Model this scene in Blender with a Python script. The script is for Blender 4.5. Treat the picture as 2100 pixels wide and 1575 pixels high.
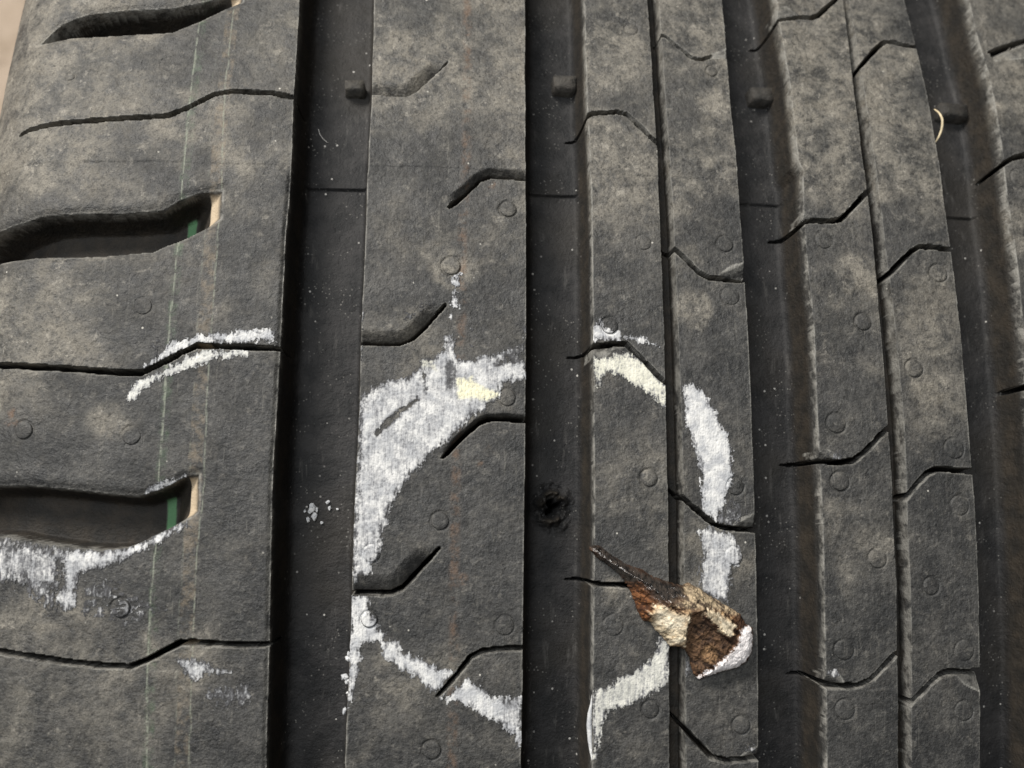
import bpy, math
import numpy as np
from mathutils import Matrix

# ------------------------------------------------------------------ scene, camera, light
sc = bpy.context.scene
for o in list(bpy.data.objects): bpy.data.objects.remove(o)
COL = sc.collection
R = 315.0            # crown radius of the tyre in mm
MM = 0.001

cam_d = bpy.data.cameras.new('camera'); cam = bpy.data.objects.new('camera', cam_d); COL.objects.link(cam)
cam_d.sensor_width = 36.0; cam_d.lens = 36.0*2000.1/2100.0
cam_d.clip_start = 0.005; cam_d.clip_end = 50
def _rx(a): return Matrix.Rotation(a, 3, 'X')
def _ry(a): return Matrix.Rotation(a, 3, 'Y')
def _rz(a): return Matrix.Rotation(a, 3, 'Z')
rot = _rx(.1177) @ _ry(-.0932) @ _rz(.0231)
cam.matrix_world = Matrix.Translation((0, 7.34*MM, (2*R+133.63)*MM)) @ rot.to_4x4()
cam_d.dof.use_dof = True; cam_d.dof.focus_distance = 0.138; cam_d.dof.aperture_fstop = 20
sc.camera = cam

world = bpy.data.worlds.new('World'); sc.world = world; world.use_nodes = True
wb = world.node_tree.nodes['Background']; wb.inputs[0].default_value = (1.0, 0.93, 0.84, 1); wb.inputs[1].default_value = 0.07

def area(name, loc, target, sx, sy, watts, col):
    d = bpy.data.lights.new(name, 'AREA'); d.shape = 'RECTANGLE'; d.size = sx; d.size_y = sy; d.energy = watts; d.color = col
    o = bpy.data.objects.new(name, d); COL.objects.link(o)
    v = Matrix.Translation(loc).to_translation(); o.location = loc
    from mathutils import Vector
    o.rotation_euler = (Vector(target)-Vector(loc)).to_track_quat('-Z', 'Y').to_euler()
    return o
area('ceiling_lamp', (-1.25, 1.55, 1.95), (0, 0, 0.63), 1.2, 0.4, 86, (1.0, .955, .89))
area('ceiling_lamp', (-0.55, 0.45, 2.5), (0, 0, 0.63), 1.0, 0.5, 24, (.95, .98, 1.0))

vs = sc.view_settings
vs.view_transform = 'Standard'; vs.look = 'None'; vs.gamma = 1; vs.exposure = 0; vs.use_curve_mapping = False
sc.render.engine = 'CYCLES'

# ------------------------------------------------------------------ tread pattern, in mm on the tyre surface (t across, s around)
EDGE={'A_r':[[-28.41,-19.17],[-20.45,-19.21],[-12.17,-19.23],[1.96,-19.51],[11.78,-19.68],[21.87,-19.5],[28.77,-19.51],[43.2,-19.62],[53.93,-19.48],[55.91,-19.45],[58.73,-19.48],[67.06,-19.78],[71.4,-19.77],[85.31,-20.09]],'B_l':[[-28.39,-8.79],[-17.21,-8.69],[-10.82,-8.49],[-4.41,-8.55],[5.33,-8.52],[11.92,-8.47],[18.63,-8.3],[28.96,-8.45],[33.21,-8.46],[41.94,-8.37],[51.06,-8.42],[59.02,-8.37],[69.55,-8.33],[85.71,-8.66]],'B_r':[[-28.49,14.58],[-10.75,14.53],[5.57,14.54],[19.01,14.59],[44.1,14.68],[59.88,14.73],[72.79,14.82],[86.99,15.06]],'C_l':[[-28.6,24.15],[-23.73,24.14],[-10.75,24.05],[9.01,24.13],[22.66,24.15],[42.55,24.26],[52.23,24.42],[58.69,24.31],[68.88,24.19],[87.66,24.46]],'n3_l':[[-28.77,34.83],[-17.31,34.69],[2.44,34.57],[15.96,34.49],[30.02,34.56],[44.87,34.59],[54.73,34.6],[55.14,34.69],[59.25,34.75],[69.54,34.63],[88.52,34.91]],'n3_r':[[-28.81,37.07],[-17.33,36.87],[-7.48,36.72],[5.81,36.69],[16.0,36.66],[30.08,36.56],[44.96,36.57],[54.83,36.54],[57.69,36.54],[69.66,36.41],[88.68,36.69]],'C_r':[[-29.02,47.32],[-17.43,47.29],[-7.49,47.12],[5.92,47.0],[19.7,47.01],[30.42,46.98],[45.45,46.96],[57.49,46.98],[70.42,46.87],[89.7,47.33]],'D_l':[[-29.26,57.16],[-18.96,57.02],[-13.21,56.91],[-7.52,56.83],[3.09,56.87],[15.09,56.75],[21.51,56.71],[33.74,57.02],[37.49,56.92],[41.83,56.72],[51.71,56.87],[58.17,57.4],[59.9,56.79],[66.13,56.87],[73.35,56.94],[79.26,56.73],[84.85,56.57],[88.93,56.67]],'n4_l':[[-29.56,67.74],[-19.14,67.71],[-12.38,67.63],[-3.68,67.76],[6.14,67.54],[11.44,67.66],[18.94,67.5],[25.15,67.56],[29.33,67.51],[33.58,67.48],[39.06,67.52],[44.59,67.59],[54.71,67.59],[60.61,67.42],[67.64,67.58],[74.06,67.62],[92.13,68.55]],'n4_r':[[-29.62,69.65],[-21.14,69.61],[-11.45,69.78],[-3.68,69.76],[4.16,69.61],[12.89,69.84],[16.72,69.93],[23.12,69.92],[29.42,69.74],[33.68,69.65],[38.01,69.67],[44.7,69.41],[55.67,69.38],[64.24,69.33],[71.44,69.32],[77.07,69.3],[92.25,69.51]],'D_r':[[-29.98,80.22],[-16.58,80.24],[-7.64,80.31],[5.58,80.37],[14.45,80.19],[22.05,80.18],[34.78,80.26],[43.75,80.2],[51.46,80.15],[61.68,80.31],[71.59,80.29],[93.62,79.71]],'E_l':[[-30.37,90.19],[-11.21,90.24],[2.84,90.27],[20.91,90.55],[32.21,90.6],[46.08,91.17],[56.54,91.15],[60.3,91.45],[66.7,91.83],[74.79,92.16],[80.36,92.05],[87.38,91.74],[95.44,91.97]]}
SIPE=[('A',0.71,0.0,5.0,[[-60.14,61.3],[-58.57,61.74],[-54.46,62.08],[-47.04,62.81],[-41.07,63.26],[-37.9,63.54],[-35.2,64.91],[-31.5,67.34],[-28.68,67.9],[-22.91,67.67],[-19.12,66.82]]),
('A',0.73,0.0,5.0,[[-62.1,25.64],[-58.05,25.13],[-52.75,24.74],[-48.09,24.56],[-42.1,24.13],[-38.13,24.04],[-35.59,25.37],[-33.04,26.85],[-30.8,28.06],[-29.14,28.01],[-24.47,27.86],[-18.99,27.66]]),
('A',0.7,0.0,5.0,[[-59.13,-13.27],[-54.43,-13.61],[-47.92,-14.51],[-41.52,-15.25],[-37.39,-15.39],[-35.2,-14.54],[-30.85,-12.14],[-28.94,-12.12],[-23.83,-12.33],[-18.84,-12.3]]),
('B',0.22,1.96,3,[[-8.86,68.06],[-5.58,67.91],[-3.18,67.91],[-1.74,68.75],[0.4,71.2],[2.95,74.17]]),
('B',0.54,1.68,5.0,[[-8.84,28.74],[-6.42,28.72],[-3.04,28.78],[-1.37,29.45],[0.29,31.11],[3.17,34.54]]),
('B',0.59,2.24,5.0,[[-8.9,-5.57],[-6.38,-5.48],[-3.45,-5.53],[-1.85,-4.81],[-0.26,-3.05],[2.94,0.54]]),
('B',0.72,0.98,5.0,[[3.56,49.55],[5.52,51.48],[8.0,54.1],[9.43,54.79],[11.94,54.65],[15.26,54.46]]),
('B',0.54,0.56,5.0,[[3.22,12.88],[5.98,15.81],[8.3,17.81],[9.31,18.24],[12.02,18.35],[15.14,18.14]]),
('B',0.59,0.0,5.0,[[3.22,-18.92],[5.26,-16.74],[7.48,-13.85],[9.1,-13.01],[11.07,-12.75],[15.02,-12.62]]),
('C',0.61,0.0,8.0,[[20.96,65.48],[23.16,65.58],[24.16,65.58],[25.0,66.05],[27.26,66.27],[28.78,66.53],[30.27,66.19],[32.07,64.32],[34.93,61.18]]),
('C',0.64,0.0,8.0,[[21.1,28.97],[23.3,29.07],[24.3,29.07],[27.25,29.37],[29.02,29.49],[30.74,27.76],[34.53,23.82]]),
('C',0.54,0.0,8.0,[[20.8,-4.19],[23.0,-4.09],[24.0,-4.09],[25.62,-4.15],[29.01,-4.2],[31.05,-5.84],[34.73,-9.32]]),
('C',0.48,0.0,4,[[36.17,81.49],[37.34,81.19],[39.55,79.08],[41.39,77.34],[42.95,77.18],[44.45,77.97]]),
('C',0.59,0.0,5,[[35.32,44.83],[36.68,44.04],[38.43,42.36],[40.17,40.54],[41.61,39.84],[44.17,39.73],[47.27,39.71]]),
('C',0.63,0.0,5,[[35.48,8.96],[37.33,7.16],[39.4,5.5],[41.12,4.17],[42.86,3.65],[47.51,3.35]]),
('C',0.62,0.0,5,[[35.55,-22.22],[38.66,-25.42],[40.74,-27.43],[42.81,-27.93],[44.88,-27.77],[47.79,-27.7]]),
('D',0.69,0.0,8.0,[[53.34,86.46],[55.54,86.56],[56.54,86.56],[60.56,87.41],[62.32,87.4],[63.5,88.05],[65.83,90.62],[67.23,91.96],[70.6,96.21]]),
('D',0.71,0.0,8.0,[[53.39,49.34],[55.59,49.44],[56.59,49.44],[58.09,49.85],[60.8,49.85],[62.79,50.3],[64.53,52.03],[67.95,55.74]]),
('D',0.74,0.0,8.0,[[53.46,13.1],[55.66,13.2],[56.66,13.2],[59.66,13.12],[61.88,13.37],[63.42,14.45],[67.61,18.3]]),
('D',0.72,0.0,8.0,[[53.82,-17.99],[56.02,-17.89],[57.02,-17.89],[58.17,-18.11],[61.76,-18.03],[63.57,-17.32],[67.69,-13.53]]),
('D',0.7,0.0,5.0,[[68.31,77.15],[70.51,79.61],[73.1,82.66],[74.59,83.94],[76.31,83.94],[77.96,83.53],[80.96,83.39]]),
('D',0.73,0.0,5.0,[[68.27,40.49],[71.06,43.22],[73.71,45.75],[75.0,46.55],[77.01,46.6],[80.69,46.35]]),
('D',0.76,0.0,5.0,[[68.47,6.85],[70.62,9.32],[73.02,11.68],[74.59,12.48],[76.88,12.38],[80.87,12.1]]),
('D',0.75,0.0,5.0,[[68.65,-21.46],[70.49,-19.8],[72.35,-18.14],[73.85,-16.81],[75.35,-16.36],[80.86,-16.39]]),
('E',0.8,0.0,5.0,[[93.28,84.06],[96.54,85.75],[100.6,87.49],[111.99,91.77]]),
('E',0.88,0.0,5.0,[[87.96,59.73],[90.84,61.66],[93.26,63.22],[96.53,64.45],[104.88,66.33]]),
('E',0.88,0.0,5.0,[[88.54,24.78],[89.78,25.12],[98.12,26.43]])]
SLOT=[[[-59.85,77.87],[-56.39,80.62],[-52.13,82.21],[-46.83,82.97],[-39.69,83.49],[-34.84,84.7],[-32.5,85.91],[-30.84,86.53],[-28.86,87.06],[-28.9,85.0],[-31.73,83.39],[-34.51,81.44],[-38.96,78.94],[-50.08,78.06],[-56.41,77.8]],
[[-74.0,45.35],[-61.57,45.95],[-57.48,46.44],[-54.13,47.19],[-48.61,47.6],[-43.12,47.63],[-37.27,48.22],[-35.07,49.78],[-32.88,50.81],[-31.18,51.22],[-29.06,51.56],[-28.93,47.1],[-30.61,45.79],[-32.38,44.72],[-34.14,43.72],[-36.51,42.73],[-38.07,41.89],[-45.66,41.09],[-52.44,40.91],[-60.53,40.77],[-74.0,40.17]],
[[-74.0,7.55],[-62.65,8.15],[-56.11,8.25],[-51.48,8.28],[-44.97,7.75],[-40.86,7.27],[-37.42,7.11],[-36.34,7.45],[-34.25,8.19],[-31.49,9.8],[-29.5,10.28],[-29.29,5.11],[-30.16,4.45],[-30.98,4.11],[-32.67,3.12],[-34.92,1.99],[-37.42,0.67],[-39.32,0.07],[-41.49,-0.08],[-44.9,0.07],[-48.14,0.49],[-55.51,1.56],[-61.69,1.69],[-74.0,1.09]]]
FACET=[('C',1.6,[[46.83,39.77],[42.72,40.19],[45.03,41.89],[47.3,42.53]]),
('C',1.6,[[47.23,3.42],[43.14,3.52],[45.0,5.09],[47.57,5.93]]),
('C',1.3,[[47.37,-27.76],[44.53,-27.7],[45.55,-26.66],[47.63,-25.91]]),
('C',1.5,[[24.02,29.07],[23.86,27.36],[25.67,27.33],[27.1,28.65]]),
('C',0.5,[[47.8,78.06],[43.38,77.5],[45.06,78.59],[47.74,79.97]]),
('D',1.2,[[56.74,13.2],[56.51,14.66],[58.27,14.77],[60.26,13.27]]),
('D',1.4,[[57.02,-17.89],[56.89,-16.55],[58.53,-16.11],[60.17,-18.0]]),
('D',1.0,[[56.6,49.52],[56.72,50.97],[58.02,51.62],[60.03,49.96]]),
('D',0.8,[[56.54,86.56],[56.48,88.81],[58.23,89.42],[60.3,87.38]]),
('D',1.5,[[80.4,-16.58],[76.47,-16.65],[77.96,-18.18],[80.51,-19.33]]),
('E',1.5,[[93.46,84.09],[101.43,87.08],[99.72,83.71],[93.98,82.32]])]
VENT={'A':[(-38.71,33.68,1.27),
(-53.4,15.97,1.29),
(-38.87,15.36,1.3),
(-38.89,-7.7,1.34),
(-38.86,72.67,1.23),
(-53.02,70.35,0.66)],'B':[(12.07,49.53,1.28),
(12.0,21.37,1.23),
(3.0,4.27,1.25),
(12.01,-9.65,1.32),
(2.54,-26.04,1.29),
(-6.07,-0.19,1.24),
(-6.15,-8.89,1.16),
(3.91,40.4,1.39)],'C':[(26.6,32.08,1.27),
(31.98,44.99,1.17),
(31.9,10.47,1.25),
(26.86,-9.57,1.42),
(32.08,-20.88,1.22),
(31.89,82.31,1.11),
(44.27,45.32,1.27),
(44.62,37.19,1.4),
(44.26,9.49,1.27),
(43.85,-0.16,1.33),
(44.82,-23.14,1.25),
(44.36,75.15,0.96)],'D':[(59.74,46.76,1.4),
(64.76,34.07,1.31),
(59.58,18.74,1.48),
(59.76,10.41,1.39),
(64.99,-0.41,1.4),
(59.7,-13.1,1.44),
(59.81,-21.28,1.43),
(72.29,61.43,1.57),
(77.71,42.42,1.45),
(72.25,27.29,1.39),
(77.63,15.47,1.55),
(77.93,7.17,1.46),
(73.02,-4.3,1.27),
(77.88,-13.39,1.51),
(77.7,-21.87,1.43)],'E':[(94.12,59.84,1.67)]}
SEAM=[[-58.31,55.2],[-47.16,54.92],[-33.27,55.36],[-19.31,55.92],[-8.06,56.36],[1.9,55.95],[14.11,55.38],[24.67,55.77],[34.28,55.85],[36.86,55.26],[46.67,55.33],[58.26,55.81],[80.72,56.11],[92.46,56.22]]
CHALK=[('A',1.05,0,[[-37.87,24.86],[-36.25,25.34],[-35.4,25.79],[-31.57,27.89],[-30.25,28.09],[-29.79,27.77],[-29.38,28.29],[-24.5,28.4],[-20.17,28.65],[-20.16,30.4],[-21.51,30.73],[-24.61,30.34],[-27.26,29.95],[-31.24,29.55],[-33.4,28.7],[-34.49,28.41],[-36.31,26.12]]),
('A',1.0,0.15,[[-40.12,21.28],[-39.53,22.19],[-38.49,23.0],[-37.0,23.59],[-35.31,24.64],[-33.2,25.93],[-30.85,27.06],[-29.55,27.5],[-24.01,27.57],[-22.94,26.4],[-25.71,26.36],[-28.77,25.75],[-30.7,24.8],[-33.07,24.09],[-35.21,23.15],[-37.32,21.99],[-38.13,21.07],[-38.7,19.94],[-39.92,20.15]]),
('A',0.95,0,[[-37.21,7.53],[-36.39,8.3],[-35.14,9.08],[-31.53,10.11],[-31.28,9.56],[-34.23,8.17],[-36.23,7.36]]),
('A',0.22,0,[[-47.65,11.59],[-45.73,12.05],[-45.43,10.95],[-46.93,10.72]]),
('A',0.28,0,[[-37.24,29.6],[-36.15,29.84],[-35.54,27.75],[-36.29,25.89],[-37.03,25.42]]),
('A',0.52,0,[[-59.65,1.91],[-55.5,1.45],[-48.14,0.4],[-46.62,0.05],[-46.77,-2.64],[-47.4,-6.28],[-47.27,-8.63],[-49.82,-6.85],[-52.29,-4.85],[-55.0,-4.91],[-58.98,-4.63]]),
('A',0.72,0,[[-47.26,0.05],[-45.76,0.02],[-41.04,-0.14],[-37.44,0.59],[-34.94,1.97],[-32.65,3.18],[-30.98,4.07],[-30.07,3.15],[-31.12,2.66],[-33.01,1.99],[-33.82,1.06],[-35.29,0.39],[-36.53,-0.27],[-38.83,-1.26],[-41.75,-2.58],[-43.02,-2.85],[-44.46,-3.68],[-44.75,-5.4],[-44.56,-7.53],[-45.47,-8.39],[-47.2,-7.99],[-47.4,-6.28],[-46.36,-4.13]]),
('A',0.4,0,[[-44.2,-4.53],[-39.09,-4.26],[-37.09,-5.95],[-33.38,-7.83],[-35.45,-8.92],[-37.53,-10.0],[-39.66,-9.81],[-43.54,-8.8]]),
('A',0.3,0,[[-39.18,-10.87],[-36.86,-10.63],[-36.19,-11.26],[-38.28,-11.92],[-39.56,-11.94]]),
('A',0.68,0,[[-31.61,-14.19],[-29.92,-13.96],[-27.57,-14.57],[-24.12,-16.03],[-27.5,-16.37],[-28.74,-17.23],[-30.47,-16.19]]),
('A',0.58,0,[[-27.65,-18.18],[-24.47,-18.05],[-21.84,-17.5],[-21.58,-18.98],[-22.7,-20.26],[-25.89,-19.9],[-27.6,-19.45]]),
('B',0.7,0,[[-8.29,21.24],[-7.1,22.17],[-5.13,23.34],[-2.47,23.97],[-0.7,25.27],[-0.06,26.79],[1.51,26.94],[2.41,27.42],[3.18,28.37],[3.05,29.78],[3.84,30.15],[4.64,29.58],[4.79,27.47],[5.37,26.55],[6.96,26.58],[8.08,27.31],[10.36,27.48],[11.96,28.33],[14.64,29.46],[14.65,23.73],[13.12,23.69],[11.3,22.96],[10.86,21.12],[9.51,20.4],[9.08,19.25],[7.28,18.54],[6.18,17.16],[4.86,16.24],[3.76,14.88],[2.01,13.73],[1.58,12.83],[-0.58,10.8],[-1.87,9.24],[-2.92,7.47],[-3.74,5.38],[-4.13,3.63],[-4.54,2.54],[-4.6,1.02],[-5.19,-1.37],[-5.73,-1.59],[-5.69,-2.88],[-7.19,-3.32],[-8.14,-4.12],[-8.64,-4.02],[-8.69,-1.18],[-8.69,3.15],[-8.72,5.33],[-8.64,6.97],[-8.55,12.47],[-8.48,18.06]]),
('B',1.05,0,[[4.5,39.43],[5.24,39.45],[5.22,37.25],[4.53,37.11],[3.83,37.94]]),
('B',1.05,0,[[3.96,36.85],[4.77,36.63],[5.2,33.87],[4.58,33.97],[3.83,34.56]]),
('B',0.8,0,[[3.72,33.12],[4.52,33.25],[4.26,32.17],[3.65,32.04]]),
('B',0.6,0,[[3.02,31.43],[3.58,31.8],[3.71,31.09],[3.14,31.01]]),
('B',0.4,0,[[6.62,35.47],[7.2,35.56],[7.68,33.69],[6.99,33.43]]),
('B',0.35,0,[[6.67,31.28],[7.24,31.29],[7.17,27.52],[6.6,27.51]]),
('B',0.6,0,[[-8.65,33.32],[-8.24,33.33],[-8.05,30.49],[-8.41,30.37]]),
('B',0.6,0,[[-8.55,28.14],[-8.33,28.14],[-8.26,26.06],[-8.53,26.05]]),
('B',0.2,0,[[-0.03,35.67],[1.8,35.83],[2.04,34.87],[-1.32,32.17],[-3.35,31.77],[-2.26,33.46]]),
('B',0.45,0,[[14.02,31.94],[14.64,31.96],[14.64,30.05],[14.14,30.04]]),
('B',0.9,0,[[-8.96,-5.74],[-6.26,-5.72],[-6.1,-7.6],[-5.53,-8.67],[-4.65,-9.52],[-5.06,-10.17],[-3.43,-10.48],[-4.15,-11.87],[-6.73,-12.1],[-7.14,-12.95],[-6.91,-13.59],[-7.27,-16.15],[-7.55,-17.64],[-7.94,-18.91],[-8.44,-20.4],[-8.96,-20.87],[-8.81,-18.28],[-8.78,-14.02],[-8.73,-9.76]]),
('B',0.88,0,[[-4.52,-11.87],[-3.31,-11.23],[-2.21,-11.86],[-1.54,-12.93],[0.21,-13.78],[1.52,-14.2],[2.83,-14.84],[5.01,-15.48],[5.63,-15.65],[4.4,-17.02],[3.13,-18.73],[2.26,-18.47],[0.72,-16.98],[-1.03,-15.91],[-3.22,-14.64],[-4.36,-13.79]]),
('B',1.0,0,[[3.25,-19.01],[4.44,-18.9],[5.71,-17.62],[7.21,-16.59],[8.76,-17.62],[10.3,-18.48],[11.84,-19.13],[14.64,-18.92],[14.77,-26.02],[13.93,-25.8],[13.68,-24.29],[11.69,-22.77],[10.81,-22.34],[9.49,-21.69],[7.73,-20.83],[5.97,-19.76],[4.02,-19.75]]),
('C',0.92,0,[[23.77,30.77],[24.13,31.98],[25.45,33.23],[25.89,32.04],[27.77,31.61],[28.69,30.92],[30.58,30.73],[31.98,30.18],[33.03,29.73],[33.85,29.16],[32.43,29.35],[30.08,29.88],[24.1,29.66],[23.7,29.77]]),
('C',0.85,0.45,[[23.91,27.93],[24.88,27.24],[26.05,27.56],[27.23,28.01],[29.11,28.3],[30.51,27.87],[32.35,26.26],[33.96,24.65],[34.64,23.5],[34.62,20.0],[33.97,20.22],[33.05,20.89],[32.03,22.26],[29.95,23.38],[28.1,24.74],[26.25,25.16],[25.29,23.5],[24.47,22.67],[24.05,25.57]]),
('C',0.95,0,[[36.76,23.55],[38.43,24.06],[40.06,22.93],[40.73,21.54],[41.86,19.93],[42.75,18.09],[43.64,16.26],[44.05,13.96],[44.07,10.53],[43.44,8.93],[42.83,8.02],[42.93,7.12],[42.2,5.87],[41.47,4.4],[39.4,5.5],[39.2,7.52],[39.26,10.91],[38.85,13.18],[38.2,15.46],[37.31,17.74],[36.9,20.05]]),
('C',0.45,0,[[42.71,7.57],[45.04,7.03],[44.07,5.55],[42.4,4.19],[41.72,5.3]]),
('C',0.5,0,[[39.17,5.66],[40.33,5.85],[45.25,5.9],[45.96,5.68],[44.64,4.5],[43.33,3.59],[40.66,4.51]]),
('C',0.7,0,[[38.55,3.37],[40.77,3.95],[43.55,2.74],[44.7,1.4],[44.95,-0.16],[44.65,-1.5],[43.72,-1.5],[43.46,-3.5],[42.85,-6.71],[40.66,-5.83],[38.82,-4.4],[38.84,-2.19],[39.37,0.26]]),
('C',0.8,0.25,[[33.21,-11.2],[34.23,-11.09],[34.78,-12.07],[34.81,-17.31],[32.92,-18.6],[30.23,-19.88],[27.55,-20.73],[26.22,-21.37],[25.62,-23.31],[25.17,-25.9],[24.32,-27.74],[24.14,-23.73],[23.97,-20.05],[24.06,-18.15],[26.17,-17.64],[27.95,-16.39],[30.63,-15.11],[32.43,-13.59],[32.99,-11.85]]),
('C',0.5,0,[[36.4,-12.96],[37.2,-14.05],[38.46,-15.92],[36.98,-16.5],[36.52,-15.36]]),
('C',0.45,0,[[45.2,-26.32],[47.35,-25.7],[47.3,-27.62],[44.98,-27.13]]),
('D',0.55,0,[[57.52,14.33],[59.37,14.72],[60.28,13.69],[58.2,13.3],[57.11,13.49]]),
('D',0.7,0,[[57.03,-15.89],[58.32,-15.7],[59.03,-16.78],[57.45,-17.03]])]
CHTINT=[('B',-0.75,0,[[-5.91,16.08],[-4.97,17.78],[-3.23,19.16],[-0.49,21.14],[-0.26,20.69],[-1.46,19.64],[-2.99,18.49],[-4.28,17.11],[-5.79,15.63]]),
('B',-0.6,0,[[0.02,25.28],[0.53,25.29],[0.95,21.62],[0.61,21.61]]),
('B',-0.35,0,[[3.44,26.51],[4.69,26.54],[4.87,22.38],[3.52,22.35]]),
('B',-0.45,0,[[9.92,26.18],[14.71,29.58],[14.71,26.52],[10.38,25.49]]),
('B',0.1,1,[[4.96,23.76],[6.99,24.03],[8.13,22.9],[10.86,22.03],[10.64,21.0],[9.06,20.74],[7.7,21.17],[5.23,21.01]]),
('B',0,0.4,[[-0.73,26.43],[1.51,26.94],[2.0,25.09],[-0.03,25.28]]),
('B',-0.4,0,[[11.84,-19.34],[14.69,-19.35],[14.76,-23.22],[11.91,-22.78]])]
STRIPE={'green':[[-27.57,-34.66],[-12.95,-35.08],[-0.14,-34.74],[18.29,-34.76],[28.57,-34.83],[42.97,-34.62],[62.57,-34.97],[72.89,-34.97]],'tan':[[-23.71,-30.04],[-12.26,-30.21],[-1.38,-30.06],[9.69,-29.67],[21.73,-29.99],[35.71,-30.0],[50.62,-30.09],[68.56,-30.89]],'pink':[[-23.61,5.27],[-13.98,5.33],[-4.31,5.01],[2.19,5.02],[15.46,5.11],[29.24,5.44],[43.8,5.46],[59.51,5.95]]}
WEARBAR=[(-11.69,73.53,1.65,1.01),
(21.84,75.63,2.02,1.4),
(54.74,75.73,2.1,1.4),
(88.93,75.95,2.7,1.4)]
HOLE=[19.28,6.37]
SHARD={'out':[[23.32,1.06],[24.72,1.2],[26.6,-0.16],[28.61,-1.32],[30.62,-1.96],[32.29,-3.05],[34.98,-3.82],[36.33,-4.21],[37.21,-3.75],[38.7,-4.65],[40.72,-5.82],[42.07,-6.6],[43.42,-7.38],[44.43,-8.02],[45.09,-9.19],[46.03,-9.84],[46.28,-11.14],[46.05,-12.75],[45.34,-14.23],[44.31,-15.0],[41.26,-15.88],[38.56,-16.7],[37.77,-15.93],[37.57,-15.29],[37.25,-14.01],[36.59,-12.73],[35.92,-12.41],[34.58,-12.28],[33.59,-11.12],[32.59,-10.16],[31.93,-9.19],[30.92,-8.87],[30.26,-8.04],[29.8,-6.62],[29.27,-5.33],[28.6,-4.04],[27.6,-2.75],[25.93,-1.46],[24.59,-0.63],[23.59,0.47]],'ridge':[[22.93,1.01],[28.05,-2.27],[31.18,-3.91],[33.31,-6.11],[36.02,-7.34],[37.88,-7.2],[39.59,-8.99],[41.86,-11.05]],'reg':{'cream_a':[[31.69,-6.49],[33.56,-6.77],[34.71,-7.18],[36.15,-7.45],[36.28,-8.42],[36.12,-10.22],[36.11,-12.14],[34.53,-12.35],[33.53,-10.9],[32.25,-10.08],[31.68,-9.11],[31.4,-7.74]],'cream_b':[[38.18,-7.04],[39.91,-7.31],[41.51,-7.87],[42.66,-8.56],[43.3,-9.39],[42.78,-10.5],[41.9,-10.64],[40.61,-9.81],[39.46,-8.7],[38.32,-7.73]],'brown':[[36.29,-7.59],[38.17,-7.31],[39.75,-9.11],[42.04,-11.19],[43.36,-10.08],[43.8,-10.22],[42.9,-12.16],[41.42,-14.22],[39.09,-15.85],[38.08,-16.4],[37.23,-14.61],[35.96,-12.56],[36.13,-10.08]],'white':[[44.54,-9.53],[45.71,-9.39],[46.26,-11.2],[45.64,-13.27],[44.01,-14.92],[38.14,-16.81],[38.08,-16.4],[39.09,-15.85],[41.42,-14.22],[43.34,-11.88]],'rust':[[28.26,-4.01],[29.98,-3.73],[30.98,-4.83],[31.98,-6.22],[31.54,-7.74],[31.82,-9.25],[30.82,-9.11],[29.97,-8.01],[29.11,-5.67]],'dark':[[22.39,1.65],[25.11,1.4],[29.13,-1.51],[32.0,-2.88],[34.59,-3.57],[36.61,-4.54],[35.88,-5.51],[33.42,-6.21],[31.98,-5.94],[30.26,-4.56],[28.26,-3.73],[24.83,-0.83]],'dust_tone':[[36.33,-3.98],[38.21,-3.97],[40.66,-5.64],[43.56,-7.17],[44.13,-8.0],[42.09,-7.73],[39.19,-6.9],[36.29,-7.32],[33.56,-6.49],[35.88,-5.51]]},'z':314.838}
FIBRE=[[81.25,71.44,0.2],[81.7,70.55,-0.2],[82.09,69.28,-0.2],[82.22,68.0,0.6],[81.87,66.86,1.2],[81.19,65.8,2.0]]
LINT=[[-17.16,66.55,7.35],[-16.88,65.56,7.35],[-16.38,64.76,7.35],[-15.66,64.07,7.35]]
CRUMB=[[-15.3,5.98,7.3,0.49],[-15.62,5.27,7.3,0.35],[-14.91,4.58,7.3,0.42],[-15.79,4.14,7.3,0.28],[-13.11,6.71,7.3,0.42],[-12.81,5.87,7.3,0.28],[-13.84,3.74,7.3,0.21],[-11.69,5.74,7.3,0.21],[-16.32,5.41,7.3,0.21],[-14.6,5.57,7.3,0.28]]
EDGECRUMB=[[-8.8,-14.19,0.5,0.42],[-9.19,-16.64,0.5,0.49],[-8.91,-17.15,0.5,0.35],[-8.75,-13.54,0.5,0.28],[-9.13,-21.01,0.5,0.42],[-8.81,-18.69,0.5,0.21]]
FLAKE=[[24.05,-18.86,0.05,0.05],[24.07,-20.16,0.25,0.05],[24.02,-21.46,0.5,0.05],[24.04,-23.08,0.62,0.05],[24.08,-25.03,0.5,0.05],[24.17,-26.65,0.3,0.05],[24.19,-27.63,0.05,0.05]]
RUSTSPOT=[[-55.18,17.6,1.26],[9.56,13.84,0.63],[8.38,12.15,0.49],[5.92,-17.19,0.63],[9.79,53.21,0.63],[16.85,2.3,0.35],[6.31,-3.66,0.84]]
DUSTSPOT=[[57.92,81.71,3.15],[44.63,68.91,2.8],[38.81,34.52,3.15],[27.31,-5.19,2.1],[-0.62,74.74,4.2],[28.99,79.21,4.2],[64.67,41.7,3.5],[4.27,39.3,3.15],[-41.58,17.54,3.5],[73.91,24.05,2.8],[47.61,-24.05,2.1]]


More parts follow.
